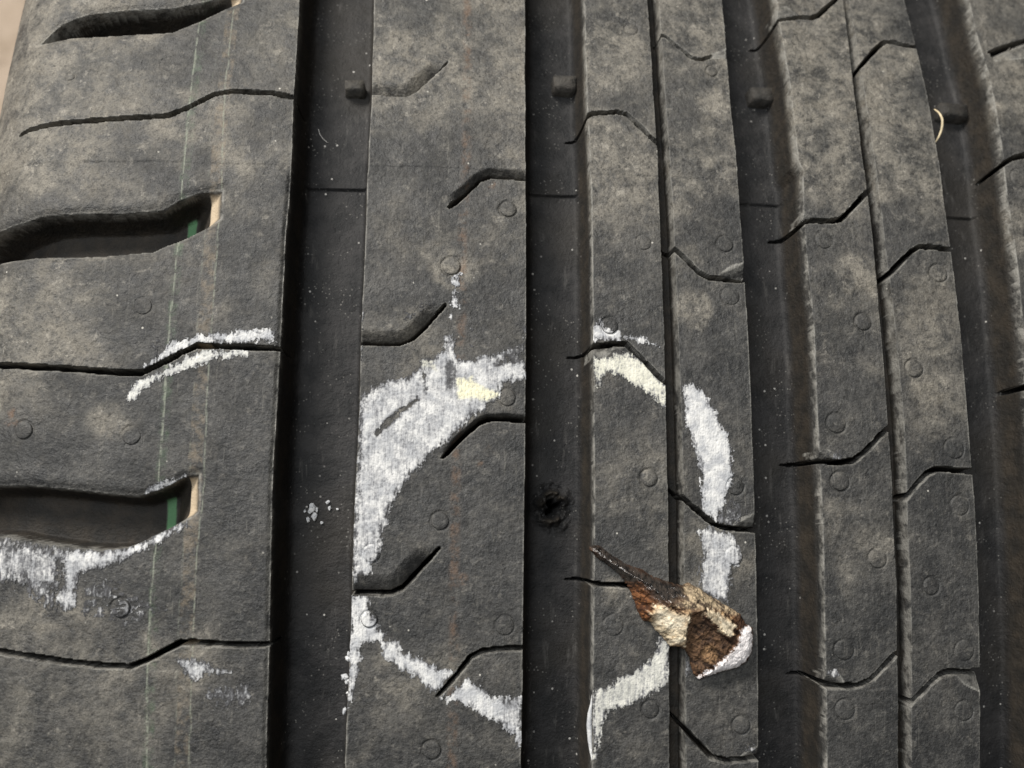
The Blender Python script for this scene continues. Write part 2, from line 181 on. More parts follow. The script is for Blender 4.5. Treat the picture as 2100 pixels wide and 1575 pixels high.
# ------------------------------------------------------------------ noise
_rng = np.random.default_rng(7)
_TAB = _rng.random((8, 256, 256)).astype(np.float32)
def vn(x, y, seed=0):
    xi = np.floor(x); yi = np.floor(y); fx = (x-xi).astype(np.float32); fy = (y-yi).astype(np.float32)
    xi = xi.astype(np.int32) & 255; yi = yi.astype(np.int32) & 255
    fx = fx*fx*fx*(fx*(fx*6-15)+10); fy = fy*fy*fy*(fy*(fy*6-15)+10)
    T = _TAB[seed % 8]; x1 = (xi+1) & 255; y1 = (yi+1) & 255
    a = T[xi, yi]; b = T[x1, yi]; c = T[xi, y1]; d = T[x1, y1]
    return a+(b-a)*fx+(c-a)*fy+(a-b-c+d)*fx*fy
def fbm(x, y, sc_, oct_=4, seed=0, rough=.55):
    v = 0; amp = 1; tot = 0; f = 1/sc_
    for k in range(oct_):
        v = v+amp*vn(x*f+17.3*k+seed*5.1, y*f-9.7*k+seed*3.3, seed+k); tot += amp; amp *= rough; f *= 2.03
    return v/tot

# ------------------------------------------------------------------ tyre surface: t across, s around (mm), h depth
APX, RC, SH, XL, XR = 25.0, 900.0, 18.0, -52.0, 106.0
AMX = 1.45
def prof(t):
    t = np.asarray(t, float)
    x = t.copy(); r = R-(t-APX)**2/(2*RC); ang = np.arctan((t-APX)/RC)
    for sgn, X0 in ((-1, XL), (1, XR)):
        a0 = math.atan(abs(X0-APX)/RC); m = (t-X0)*sgn > 0
        aa = (t-X0)*sgn/SH+a0; a = np.clip(aa, 0, AMX); ex = np.maximum(aa-AMX, 0)*SH
        x = np.where(m, X0+sgn*(SH*(np.sin(a)-math.sin(a0))+ex*math.cos(AMX)), x)
        r = np.where(m, R-(X0-APX)**2/(2*RC)-SH*(math.cos(a0)-np.cos(a))-ex*math.sin(AMX), r)
        ang = np.where(m, sgn*a, ang)
    return x, r, np.sin(ang), np.cos(ang)
def surf(t, s, h=0.0):
    x, r, nx, nr = prof(t); th = np.asarray(s)/R
    rr = r-h*nr
    return np.stack(np.broadcast_arrays((x-h*nx)*MM, rr*np.sin(th)*MM, (rr*np.cos(th)+R)*MM), -1)

# ------------------------------------------------------------------ distance helpers
def seg_dist(T, S, pts):
    """distance to a polyline, side (+ = towards larger s) and normalised position along it"""
    best = np.full(T.shape, 1e9); side = np.zeros(T.shape); along = np.zeros(T.shape)
    p = np.asarray(pts, float); L = np.hypot(*(p[1:]-p[:-1]).T); cum = np.concatenate([[0], np.cumsum(L)])
    for k in range(len(p)-1):
        a, b = p[k], p[k+1]; d = b-a; l2 = max(d@d, 1e-9)
        u = np.clip(((T-a[0])*d[0]+(S-a[1])*d[1])/l2, 0, 1)
        ex = T-a[0]-u*d[0]; ey = S-a[1]-u*d[1]; q = ex*ex+ey*ey
        m = q < best
        best = np.where(m, q, best); side = np.where(m, np.sign(d[0]*ey-d[1]*ex)*np.sign(d[0] if abs(d[0]) > 1e-6 else 1), side)
        along = np.where(m, (cum[k]+u*L[k])/cum[-1], along)
    return np.sqrt(best), side, along
def poly_sd(T, S, pts):
    """signed distance to a polygon, + inside"""
    p = np.asarray(pts, float); d, _, _ = seg_dist(T, S, np.vstack([p, p[:1]]))
    ins = np.zeros(T.shape, bool); n = len(p)
    for k in range(n):
        a, b = p[k], p[(k+1) % n]
        if a[1] == b[1]: continue
        c = ((a[1] > S) != (b[1] > S)) & (T < (b[0]-a[0])*(S-a[1])/(b[1]-a[1])+a[0])
        ins ^= c
    return np.where(ins, d, -d)
def window(tv, sv, pts, pad):
    p = np.asarray(pts, float)
    j0, j1 = np.searchsorted(tv, [p[:, 0].min()-pad, p[:, 0].max()+pad])
    i0, i1 = np.searchsorted(sv, [p[:, 1].min()-pad, p[:, 1].max()+pad])
    return (slice(i0, i1), slice(j0, j1)) if i1 > i0 and j1 > j0 else None
def sstep(x): x = np.clip(x, 0, 1); return x*x*(3-2*x)

GD = 7.5
GROOVES = [('A_r', 'B_l', GD), ('B_r', 'C_l', GD), ('C_r', 'D_l', GD), ('D_r', 'E_l', GD)]
NARROW = [('n3_l', 'n3_r', 3.0), ('n4_l', 'n4_r', 3.0)]
def edge(name, sv):
    e = np.asarray(EDGE[name], float)
    t = np.interp(sv, e[:, 0], e[:, 1])
    k = len(name)*7+ord(name[0])
    return t+.07*(fbm(sv, sv*0+k, .9, 3, k)-.5)*2*.6+.12*(fbm(sv, sv*0+k*3., 6, 2, k+1)-.5)
SEAM_S = 55.75
ALLSIPE = []
for r_, w_, c_, d_, p_ in SIPE:
    per = {'D': 140, 'A': 118, 'B': 110, 'E': 115, 'C': 138 if p_[0][0] > 34 else 104}[r_]
    for sh in (0, per, -per): ALLSIPE.append((r_, w_, c_, d_, [(a, b+sh) for a, b in p_]))
ALLSLOT = [[(a, b+sh) for a, b in q] for q in SLOT for sh in (0, 117, -117)]
VENTS = [(r_, *v) for r_, l in VENT.items() for v in l]
VK = {(v[1], v[2]): .35+.75*float(q) for v, q in zip(VENTS, _rng.random(len(VENTS)))}   # how worn each vent mark is

def height(tv, sv, detail=True, vents=False):
    """depth below the crown surface on the grid sv x tv; also edge-wear mask, with lit facets painted in"""
    T, S = np.meshgrid(tv, sv); H = np.zeros(T.shape); W = np.zeros(T.shape)
    inside = np.zeros(T.shape)
    for l, r, G in GROOVES:
        tl = edge(l, sv)[:, None]; tr = edge(r, sv)[:, None]
        a = T-tl; b = tr-T
        fa = 1-(1-np.clip(a/2.3, 0, 1))**4; fb = 1-(1-np.clip(b/2.1, 0, 1))**5
        H = np.maximum(H, G*fa*fb); inside = np.maximum(inside, (a > 0)*(b > 0))
        W = np.maximum(W, np.maximum(np.exp(-(np.maximum(-a, 0)/.15)**2)*(a < .05)*(a > -1), np.exp(-(np.maximum(-b, 0)/.15)**2)*(b < .05)*(b > -1)))
        if l == 'A_r' and detail:                 # worn bevel on the shoulder rib
            k = sstep((a+.8)/.75)*(a < 0)*sstep((56-S)/3); H = np.maximum(H, .38*k**1.5); W = np.maximum(W, .55*k*sstep((58-S)/40))
    for l, r, G in NARROW:
        tl = edge(l, sv)[:, None]; tr = edge(r, sv)[:, None]
        a = T-tl; b = tr-T
        fa = 1-(1-np.clip(a/.5, 0, 1))**2; fb = 1-(1-np.clip(b/.22, 0, 1))**2
        H = np.maximum(H, G*fa*fb)
        W = np.maximum(W, .6*np.maximum(np.exp(-(np.maximum(-a, 0)/.12)**2)*(a < .1)*(a > -1), np.exp(-(np.maximum(-b, 0)/.12)**2)*(b < .1)*(b > -1)))
    if not detail: return H, W
    # shoulder slots with a ramped inner end
    for q in ALLSLOT:
        w = window(tv, sv, q, 1.5)
        if w is None: continue
        t, s = T[w], S[w]
        sd = poly_sd(t, s, q)+.10*(fbm(t, s, 1.1, 3, 2)-.5)
        dm = np.interp(t, [-70, -33.4, -31.2, -30.9, -28.9], [6.2, 5.6, 2.6, 1.9, .9])
        up_ = sstep((s-np.mean(np.asarray(q)[:, 1]))/3+.5); h = .42*(sd > 0)+(dm-.42)*(1-(1-np.clip(sd/(.7+.8*up_), 0, 1))**2.4)
        rim = np.exp(-(sd/.75)**2)*.42                       # rounded lip
        H[w] = np.maximum(H[w], h+rim*(sd < 0)); W[w] = np.maximum(W[w], .7*np.exp(-(np.minimum(sd, 0)/.2)**2)*(sd < .15))
    for q_rib, D, q in FACET:
        w = window(tv, sv, q, .5)
        if w is None: continue
        t, s = T[w], S[w]; p = np.asarray(q)
        sd = poly_sd(t, s, q); d = p[-1]-p[1]; n = np.array([-d[1], d[0]])/np.hypot(*d)
        k = (p[0]-p[1])@n; val = ((t-p[1][0])*n[0]+(s-p[1][1])*n[1])/k
        H[w] = np.maximum(H[w], D*np.clip(val, 0, 1.3)*(sd > -.12)); W[w] = np.maximum(W[w], .8*(np.abs(sd) < .12)*(val < .8)); W[w] = np.maximum(W[w], (.75 if q_rib == 'C' else .35)*(sd > 0))  # whole facet paled: the light it catches is put into this mask
    for r_, wd, ch, dep, q in ALLSIPE:
        w = window(tv, sv, q, 3.2)
        if w is None: continue
        t, s = T[w], S[w]
        d, side, al = seg_dist(t, s, q)
        hw = wd/2*(.86+.35*(fbm(t, s, 1.6, 3, 3)-.5)*2)*(.55+.45*np.clip(np.minimum(al, 1-al)/.06, 0, 1))*(np.clip(.1+al/.17, 0, 1) if dep == 8. else 1)
        h = (dep+1.5)*np.clip((hw-d)/.13+.5, 0, 1)
        if ch > 0:
            c = np.clip(1-(d-hw)/ch, 0, 1)*(side > 0)*np.clip((1-al)*5 if q[0][0] < 0 else al*5, 0, 1)
            h = np.maximum(h, 1.5*c**1.4*(d > 0))
        H[w] = np.maximum(H[w], h); W[w] = np.maximum(W[w], .75*np.exp(-((d-hw-.12)/.12)**2)*(H[w] < .4))
    top = np.clip(1-H/.8, 0, 1)
    # mould segment seam: a small step on the ribs, a fine crack across the groove floors
    sj = S-SEAM_S-.35*(fbm(T, T*0, 9, 2, 4)-.5)
    H -= top*.07*sstep(sj/.15+.5); H += top*.06*np.exp(-(sj/.13)**2)
    fl = sstep((H-6.4)/.6); H += fl*(.55*np.exp(-(sj/.14)**2)-.12*np.exp(-((sj-.45)/.3)**2))
    # relief of worn rubber
    H += top*(.10*(fbm(T, S, 7, 3, 1)-.5)+.07*(fbm(T, S, 1.3, 4, 2)-.5)+.035*(fbm(T, S, .38, 2, 5)-.5))
    H += sstep((H-6.6)/.6)*(.10*(fbm(T, S, 2.2, 4, 3)-.5))
    # puncture: torn rubber round a small deep hole in the second groove
    c0, c1 = HOLE; w = window(tv, sv, [(c0-5, c1-5), (c0+5, c1+5)], 0)
    if w is not None:
        t, s = T[w]-c0, S[w]-c1
        rr = np.hypot(t*1.1+.6*(fbm(t+40, s, 1.2, 3, 5)-.5), s*.9+.6*(fbm(t, s+30, 1.2, 3, 6)-.5))
        an = np.arctan2(s, t); tear = .55*np.sin(3*an+1.)+.4*np.sin(5*an)+1.3*(fbm(t+12, s+8, .8, 3, 2)-.5)
        H[w] += np.clip(1-rr/3.6, 0, 1)**.6*(fbm(t+9, s+5, 1.3, 3, 6, .5)-.58)*5.0+7.0*sstep((1.15+.45*tear-rr)/.45)-1.5*np.exp(-((rr-1.9-.3*tear)/.5)**2)*np.clip(fbm(t+3, s+1, .9, 2, 1)*1.8-.4, 0, 1)
    for r_, vt, vs_, vr in VENTS:
        w = window(tv, sv, [(vt, vs_)], vr*1.6)
        if w is None: continue
        q = np.hypot(T[w]-vt, S[w]-vs_)
        H[w] += top[w]*.21*VK[(vt, vs_)]*np.exp(-((q-vr)/(.09+.05*VK[(vt, vs_)]))**2)*(.6+.8*fbm(T[w], S[w], 1.2, 2, 4))
        if vents: H[w] -= .13*sstep((vr*.95-q)/.2)
    return H, W

# ------------------------------------------------------------------ materials
def new_mat(name):
    m = bpy.data.materials.new(name); m.use_nodes = True; nt = m.node_tree; nt.nodes.clear()
    out = nt.nodes.new('ShaderNodeOutputMaterial'); b = nt.nodes.new('ShaderNodeBsdfPrincipled'); nt.links.new(b.outputs[0], out.inputs[0])
    return m, nt, b
class NT:
    def __init__(s, nt): s.nt = nt
    def link(s, v, inp):
        if isinstance(v, bpy.types.NodeSocket): s.nt.links.new(v, inp)
        elif isinstance(v, (tuple, list)) and len(v) == 3 and inp.type == 'RGBA': inp.default_value = (*v, 1)
        else: inp.default_value = v
    def coord(s): return s.nt.nodes.new('ShaderNodeTexCoord').outputs['Object']
    def map(s, scale):
        n = s.nt.nodes.new('ShaderNodeMapping'); s.nt.links.new(s.coord(), n.inputs[0]); n.inputs['Scale'].default_value = scale; return n.outputs[0]
    def noise(s, scale, detail=4, rough=.55, vec=None, dist=0, color=False):
        n = s.nt.nodes.new('ShaderNodeTexNoise'); s.nt.links.new(vec or s.coord(), n.inputs['Vector'])
        n.inputs['Scale'].default_value = scale; n.inputs['Detail'].default_value = detail; n.inputs['Roughness'].default_value = rough; n.inputs['Distortion'].default_value = dist
        return n.outputs['Color' if color else 'Fac']
    def voro(s, scale, feat='F1'):
        n = s.nt.nodes.new('ShaderNodeTexVoronoi'); s.nt.links.new(s.coord(), n.inputs['Vector']); n.inputs['Scale'].default_value = scale; n.feature = feat; return n.outputs['Distance']
    def ramp(s, v, a, b, lo=0., hi=1.):
        n = s.nt.nodes.new('ShaderNodeMapRange'); n.interpolation_type = 'SMOOTHSTEP'; s.link(v, n.inputs[0])
        for k, q in zip((1, 2, 3, 4), (a, b, lo, hi)): s.link(q, n.inputs[k])
        return n.outputs[0]
    def math(s, op, a, b=0.):
        n = s.nt.nodes.new('ShaderNodeMath'); n.operation = op; s.link(a, n.inputs[0]); s.link(b, n.inputs[1]); return n.outputs[0]
    def mix(s, f, a, b, mode='MIX'):
        n = s.nt.nodes.new('ShaderNodeMix'); n.data_type = 'RGBA'; n.blend_type = mode; s.link(f, n.inputs[0]); s.link(a, n.inputs[6]); s.link(b, n.inputs[7]); return n.outputs[2]
    def attr(s, name, out='Fac'):
        n = s.nt.nodes.new('ShaderNodeAttribute'); n.attribute_name = name; return n.outputs[out]
    def sep(s, c):
        n = s.nt.nodes.new('ShaderNodeSeparateColor'); s.nt.links.new(c, n.inputs[0]); return n.outputs
    def bump(s, h, dist, strength=1., nrm=None):
        n = s.nt.nodes.new('ShaderNodeBump'); s.link(h, n.inputs['Height']); n.inputs['Distance'].default_value = dist; n.inputs['Strength'].default_value = strength
        if nrm: s.nt.links.new(nrm, n.inputs['Normal'])
        return n.outputs[0]

def rubber_mat():
    m, nt, b = new_mat('worn_rubber'); N = NT(nt); dust_tone = N.attr('dust_tone')
    big = N.noise(38, 3, .5); mid = N.noise(170, 8, .74, dist=.2); fine = N.noise(1500, 4, .65); grain = N.noise(4200, 2, .6)
    dust_tone = N.attr('dust_tone')
    m2 = N.noise(260, 9, .76, dist=.3); blot = N.noise(560, 8, .74, dist=.3); micro = N.noise(5200, 2, .6); pat = N.noise(90, 8, .72, dist=.4)
    scr = N.noise(1, 6, .7, vec=N.map((1700, 110, 400)))
    # dust plus a broad tone ramp: low values are smooth, dark and slightly cool
    lay = N.ramp(N.math('ADD', N.math('MULTIPLY', dust_tone, .75), N.math('MULTIPLY', N.math('SUBTRACT', N.noise(55, 4, .55, dist=.6), .5), 1.7)), .0, .78)
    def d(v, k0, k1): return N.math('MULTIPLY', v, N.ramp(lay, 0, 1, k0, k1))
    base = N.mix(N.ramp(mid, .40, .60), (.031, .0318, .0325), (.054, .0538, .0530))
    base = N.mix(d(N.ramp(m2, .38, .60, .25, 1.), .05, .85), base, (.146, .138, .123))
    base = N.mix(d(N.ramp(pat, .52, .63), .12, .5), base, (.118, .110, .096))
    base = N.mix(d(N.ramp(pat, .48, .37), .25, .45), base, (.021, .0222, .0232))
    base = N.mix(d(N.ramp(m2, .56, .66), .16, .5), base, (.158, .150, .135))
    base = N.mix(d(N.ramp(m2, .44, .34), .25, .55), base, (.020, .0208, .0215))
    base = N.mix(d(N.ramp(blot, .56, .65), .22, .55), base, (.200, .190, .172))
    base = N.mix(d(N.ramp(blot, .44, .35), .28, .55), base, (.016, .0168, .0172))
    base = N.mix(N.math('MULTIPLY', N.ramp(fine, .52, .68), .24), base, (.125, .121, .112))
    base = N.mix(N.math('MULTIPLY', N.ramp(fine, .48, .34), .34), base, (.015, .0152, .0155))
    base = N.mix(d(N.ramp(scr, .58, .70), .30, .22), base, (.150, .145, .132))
    base = N.mix(N.math('MULTIPLY', N.ramp(grain, .50, .66), .28), base, (.014, .014, .014))
    base = N.mix(N.math('MULTIPLY', N.ramp(micro, .62, .74), .26), base, (.20, .197, .185))
    hs = nt.nodes.new('ShaderNodeGamma'); nt.links.new(base, hs.inputs[0]); hs.inputs[1].default_value = 1.5
    base = N.mix(1., hs.outputs[0], (4.30, 4.28, 4.24), 'MULTIPLY')
    spk = N.voro(520); base = N.mix(N.math('MULTIPLY', N.ramp(spk, .10, .05), N.ramp(N.noise(420, 2), .60, .68)), base, (.5, .48, .43))
    st = N.sep(N.attr('stripe', 'Color')); wear = N.noise(620, 5, .7)
    inslot = N.ramp(N.attr('depth'), .6, 1.4); onfloor = N.ramp(N.attr('depth'), 5.0, 5.5)
    for ch, col, k in ((0, (.075, .135, .070), .32), (1, (.34, .27, .185), .30), (2, (.15, .095, .062), .75)):
        f = N.math('MULTIPLY', N.ramp(wear, .42, .68, 0, k), st[ch]); f2 = N.math('MULTIPLY', st[ch], (onfloor, inslot)[ch]) if ch < 2 else 0; col2 = ((.085, .20, .095), (.45, .36, .25), 0)[ch]
        base = N.mix(f, base, col)
        if ch < 2: base = N.mix(f2, base, col2)
    ln = N.math('MULTIPLY', N.attr('line'), N.ramp(N.noise(900, 4, .7), .36, .56)); base = N.mix(N.math('MULTIPLY', ln, .7), base, (.27, .29, .23))
    mud_shade = N.ramp(N.attr('depth'), .5, 3.0); mud_shade = N.math('MULTIPLY', mud_shade, N.math('SUBTRACT', 1., N.math('MAXIMUM', N.math('MULTIPLY', st[0], onfloor), st[1])))  # brown dirt on recess walls, with their shade put into its dark tone
    base = N.mix(mud_shade, base, N.mix(N.ramp(N.noise(300, 5, .65), .35, .7), (.011, .0095, .0075), (.030, .0235, .0165)))
    gm = N.noise(240, 5, .6); gb = N.mix(N.ramp(gm, .40, .62), (.008, .008, .0085), (.021, .020, .020))  # groove floor colour, darkened: part of the groove shadow is painted in
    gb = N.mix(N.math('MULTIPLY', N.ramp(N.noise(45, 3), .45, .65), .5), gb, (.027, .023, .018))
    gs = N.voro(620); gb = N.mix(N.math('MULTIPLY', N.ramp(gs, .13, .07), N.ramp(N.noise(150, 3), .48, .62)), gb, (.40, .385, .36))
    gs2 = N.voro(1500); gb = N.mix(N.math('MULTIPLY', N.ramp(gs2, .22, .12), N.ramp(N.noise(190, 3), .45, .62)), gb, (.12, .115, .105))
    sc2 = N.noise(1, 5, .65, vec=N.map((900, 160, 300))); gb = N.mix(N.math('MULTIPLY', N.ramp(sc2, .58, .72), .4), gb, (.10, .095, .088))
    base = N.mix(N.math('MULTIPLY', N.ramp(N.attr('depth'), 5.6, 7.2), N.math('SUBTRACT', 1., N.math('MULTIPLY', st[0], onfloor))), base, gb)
    ed = N.math('MULTIPLY', N.attr('wear'), N.ramp(N.noise(500, 4, .6), .36, .58)); base = N.mix(N.math('MULTIPLY', ed, .72), base, (.34, .33, .30))
    nt.links.new(base, b.inputs['Base Color'])
    N.link(N.math('MAXIMUM', N.ramp(m2, .35, .65, .52, .74), N.ramp(N.attr('depth'), .6, 2, 0, .72)), b.inputs['Roughness']); b.inputs['Specular IOR Level'].default_value = .42
    bm = N.bump(N.noise(3000, 3, .6), .00016, .8); bm = N.bump(N.noise(1000, 5, .6), .00038, .65, bm)
    nt.links.new(bm, b.inputs['Normal']); return m
def chalk_mat():
    m, nt, b = new_mat('chalk'); N = NT(nt)
    den = N.attr('cover'); gr = N.noise(2600, 3, .65); st = N.noise(1, 5, .68, vec=N.map((2600, 260, 420))); md = N.noise(520, 4, .6)
    n = N.math('ADD', N.math('ADD', N.math('MULTIPLY', gr, .72), N.math('MULTIPLY', st, .74)), N.math('MULTIPLY', md, .18))
    cov = N.ramp(N.math('ADD', N.math('SUBTRACT', n, .82), N.math('MULTIPLY', N.math('SUBTRACT', den, .5), .62)), -.16, .28)
    white = N.mix(N.ramp(md, .35, .65), (.42, .43, .447), (.68, .678, .665)); white = N.mix(N.attr('yellow'), white, (.80, .77, .56))
    thin = N.mix(N.ramp(N.math('ADD', N.math('MULTIPLY', md, .5), N.math('MULTIPLY', den, .7)), .35, .95), (.060, .060, .062), (.27, .275, .295))
    nt.links.new(N.mix(cov, thin, white), b.inputs['Base Color']); b.inputs['Roughness'].default_value = .95; b.inputs['Specular IOR Level'].default_value = .15
    nt.links.new(N.bump(n, .00018, .8), b.inputs['Normal']); return m
def simple_mat(name, cols, scale, rough, spec=.4, metal=0., bump=.0002, bscale=900):
    m, nt, b = new_mat(name); N = NT(nt)
    c = N.mix(N.ramp(N.noise(scale, 6, .65, dist=.5), .34, .64), cols[0], cols[1])
    if len(cols) > 2: c = N.mix(N.ramp(N.noise(scale*2.3, 5, .7), .52, .70), c, cols[2])
    if len(cols) > 3: c = N.mix(N.ramp(N.noise(scale*1.4, 5, .7, vec=None, dist=1.), .56, .68), c, cols[3])
    nt.links.new(c, b.inputs['Base Color']); b.inputs['Roughness'].default_value = rough; b.inputs['Specular IOR Level'].default_value = spec; b.inputs['Metallic'].default_value = metal
    nt.links.new(N.bump(N.noise(bscale, 5, .65), bump, 1.), b.inputs['Normal']); return m
M_RUB = rubber_mat(); M_CHK = chalk_mat()
M_SIDE = simple_mat('sidewall_rubber', [(.03, .03, .03), (.06, .056, .05)], 60, .7)
M_FLOOR = simple_mat('dusty_concrete', [(.36, .285, .215), (.47, .38, .30), (.30, .235, .18)], 30, .9, .2, bump=.002, bscale=200)

# ------------------------------------------------------------------ mesh helpers
def mesh_obj(name, co, quads, mat, parent=None, attrs=None, cols=None, smooth=True):
    me = bpy.data.meshes.new(name); n = len(co); f = len(quads); k = quads.shape[1]
    me.vertices.add(n); me.vertices.foreach_set('co', np.ascontiguousarray(co, np.float32).ravel())
    me.loops.add(f*k); me.loops.foreach_set('vertex_index', np.ascontiguousarray(quads, np.int32).ravel())
    me.polygons.add(f); me.polygons.foreach_set('loop_start', np.arange(0, f*k, k, dtype=np.int32)); me.polygons.foreach_set('loop_total', np.full(f, k, np.int32))
    if smooth: me.polygons.foreach_set('use_smooth', np.ones(f, bool))
    me.update(calc_edges=True)
    for a, v in (attrs or {}).items():
        me.attributes.new(a, 'FLOAT', 'POINT').data.foreach_set('value', np.ascontiguousarray(v, np.float32).ravel())
    for a, v in (cols or {}).items():
        c = np.concatenate([v, np.ones((n, 1))], 1); me.attributes.new(a, 'FLOAT_COLOR', 'POINT').data.foreach_set('color', np.ascontiguousarray(c, np.float32).ravel())
    me.materials.append(mat); o = bpy.data.objects.new(name, me); COL.objects.link(o)
    if parent: o.parent = parent
    return o
def grid_part(P, cellmask):
    """vertices and quads of the masked cells of a vertex grid P[ns,nt,3]"""
    ns, nt = P.shape[:2]; i, j = np.nonzero(cellmask)
    q = np.stack([i*nt+j, i*nt+j+1, (i+1)*nt+j+1, (i+1)*nt+j], 1)
    used = np.zeros(ns*nt, bool); used[q.ravel()] = True; remap = np.cumsum(used)-1
    return used, remap[q]
def empty(name, loc=(0, 0, 0)):
    o = bpy.data.objects.new(name, None); COL.objects.link(o); o.location = loc; return o
def tag(o, label=None, cat=None, group=None, kind=None):
    for k, v in (('label', label), ('category', cat), ('group', group), ('kind', kind)):
        if v: o[k] = v
    return o

# ------------------------------------------------------------------ floor
fl = np.array([[-4, -4, 0], [4, -4, 0], [4, 4, 0], [-4, 4, 0]], float)
tag(mesh_obj('floor', fl, np.array([[0, 1, 2, 3]]), M_FLOOR, smooth=False), kind='structure')

# ------------------------------------------------------------------ tyre
tyre = tag(empty('tire'), 'worn black car tire with chalk-marked tread ribs and deep grooves', 'tire')
fine_edges = [np.mean([b for a, b in EDGE[k]]) for k in EDGE]
def columns(lo, hi, dfine, dcoarse, reach):
    t = [lo]
    while t[-1] < hi:
        d = min(abs(t[-1]-e) for e in fine_edges); t.append(t[-1]+(dfine if d < reach else dcoarse if -72 < t[-1] < 106 else max(dcoarse, .6)))
    return np.array(t)
TV = columns(-76, 118, .085, .165, 1.1)
SV = np.concatenate([np.arange(-62, -36, .36), np.arange(-36, 94, .165), np.arange(94, 118, .4)])
TC = columns(-76, 118, .3, 4., 2.8); SC = np.linspace(SV[-1], 2*math.pi*R+SV[0], 420)
RIBS = [('A', 'shoulder_rib', None, 'A_r'), ('B', 'tread_rib', 'B_l', 'B_r'), ('C', 'tread_rib', 'C_l', 'C_r'), ('D', 'tread_rib', 'D_l', 'D_r'), ('E', 'shoulder_rib', 'E_l', None)]
LAB = {'A': 'wide left shoulder rib with slots and green and tan stripes', 'B': 'rib with a broad smeared white chalk patch', 'C': 'centre rib with narrow groove, chalk arc and rusty spike', 'D': 'clean grey rib with narrow groove right of centre', 'E': 'right shoulder rib at the picture edge'}
def dust_and_ramp(T, S):
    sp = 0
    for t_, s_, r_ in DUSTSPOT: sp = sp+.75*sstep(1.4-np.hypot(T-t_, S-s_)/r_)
    return np.clip(sp+.12+.50*sstep((S-5)/75)+.30*sstep((-36-T)/20)+1.2*(fbm(T, S, 24, 4, 6)-.5), 0, 1)  # spots and random patches, plus paler towards far end and left shoulder
def build_grid(tv, sv, detail):
    H, W = height(tv, sv, detail); T, S = np.meshgrid(tv, sv)
    P = surf(T, S, H)
    NN = np.cross(np.gradient(P, axis=1), np.gradient(P, axis=0)); NN /= np.linalg.norm(NN, axis=2)[..., None]
    sg = np.interp(S, *np.asarray(STRIPE['green']).T); wob = .25*(fbm(T, S, 3, 2, 2)-.5)
    stn = np.interp(S, *np.asarray(STRIPE['tan']).T); spk = np.interp(S, *np.asarray(STRIPE['pink']).T)
    band = lambda c, a, b, e=.12: sstep((T-c-a+wob)/e)*sstep((c+b-T-wob)/e)
    g = band(-34.9, -.45, 1.2, .3); tn = band(-30.2, -.9, 1.15, .15); pk = .8*band(spk, -1.0, 1.0, .8)
    for t_, s_, r_ in RUSTSPOT: pk = np.maximum(pk, 1.3*sstep(1.3-np.hypot(T-t_, S-s_)/r_+1.2*(fbm(T, S, .9, 3, 4)-.5)))
    line = np.maximum(band(sg, -.14, .14, .08), .8*np.maximum(band(stn, .75, 1.0, .08), .5*band(stn, -1.1, -.95, .08)))*(H < .4)
    dust_tone = dust_and_ramp(T, S)
    at = dict(depth=H, wear=W, line=line, dust_tone=dust_tone); col = np.stack([g, tn, pk], -1)
    lab = np.full(S.shape, -1)
    off = 1.7
    for k, (r, nm, l, rr) in enumerate(RIBS):
        lo = edge(l, sv)[:, None]-off if l else -1e3; hi = edge(rr, sv)[:, None]+off if rr else 1e3
        lab[(T >= lo) & (T < hi)] = k
    for k, (l, r, G) in enumerate(GROOVES):
        c = (np.mean([b for a, b in EDGE[l]])+np.mean([b for a, b in EDGE[r]]))/2
        lab[(lab < 0) & (np.abs(T-c) < 9)] = 10+k
    return P, at, col, lab[:-1, :-1], NN
def emit():
    G1 = build_grid(TV, SV, True); G2 = build_grid(TC, SC, False)
    parts = {}
    for code in list(range(5))+[10, 11, 12, 13]:
        nn = []; co, qd, at, cl, n0 = [], [], {'depth': [], 'wear': [], 'line': [], 'dust_tone': []}, [], 0
        for P, a, col, lab, NN in (G1, G2):
            used, q = grid_part(P, lab == code)
            v = P.reshape(-1, 3)[used]; co.append(v); qd.append(q+n0); n0 += len(v)
            for k in at: at[k].append(a[k].ravel()[used])
            cl.append(col.reshape(-1, 3)[used]); nn.append(NN.reshape(-1, 3)[used])
        rib = code < 5
        o = mesh_obj(RIBS[code][1] if rib else 'groove_floor', np.concatenate(co), np.concatenate(qd), M_RUB, tyre,
                     {k: np.concatenate(v) for k, v in at.items()}, {'stripe': np.concatenate(cl)})
        o.data.normals_split_custom_set_from_vertices(np.concatenate(nn).astype(np.float32))
        if rib: o['label'] = LAB[RIBS[code][0]]
        parts[RIBS[code][0] if rib else code-9] = o
    return parts
PART = emit()

# sidewalls, beads and lining close the carcass
def lathe(name, pr, mat, n=160):
    pr = np.asarray(pr, float); th = np.linspace(0, 2*math.pi, n, endpoint=False)
    co = np.stack([np.broadcast_to(pr[:, 0], (n, len(pr)))*MM, pr[:, 1]*np.sin(th)[:, None]*MM, (pr[:, 1]*np.cos(th)[:, None]+R)*MM], -1)
    m = len(pr); i, j = np.meshgrid(np.arange(n), np.arange(m-1), indexing='ij'); i2 = (i+1) % n
    q = np.stack([i*m+j, i*m+j+1, i2*m+j+1, i2*m+j], -1).reshape(-1, 4)
    return mesh_obj(name, co.reshape(-1, 3), q, mat, tyre)
xl, rl, _, _ = prof(np.array(-75.5)); xr, rr_, _, _ = prof(np.array(117.5))
lathe('sidewall', [(xl-6, 206), (xl+2, 203), (xl-4, 212), (xl-9, 235), (xl-11, 262), (xl-7, rl-16), (xl-2.5, rl-6), (xl, rl)], M_SIDE)
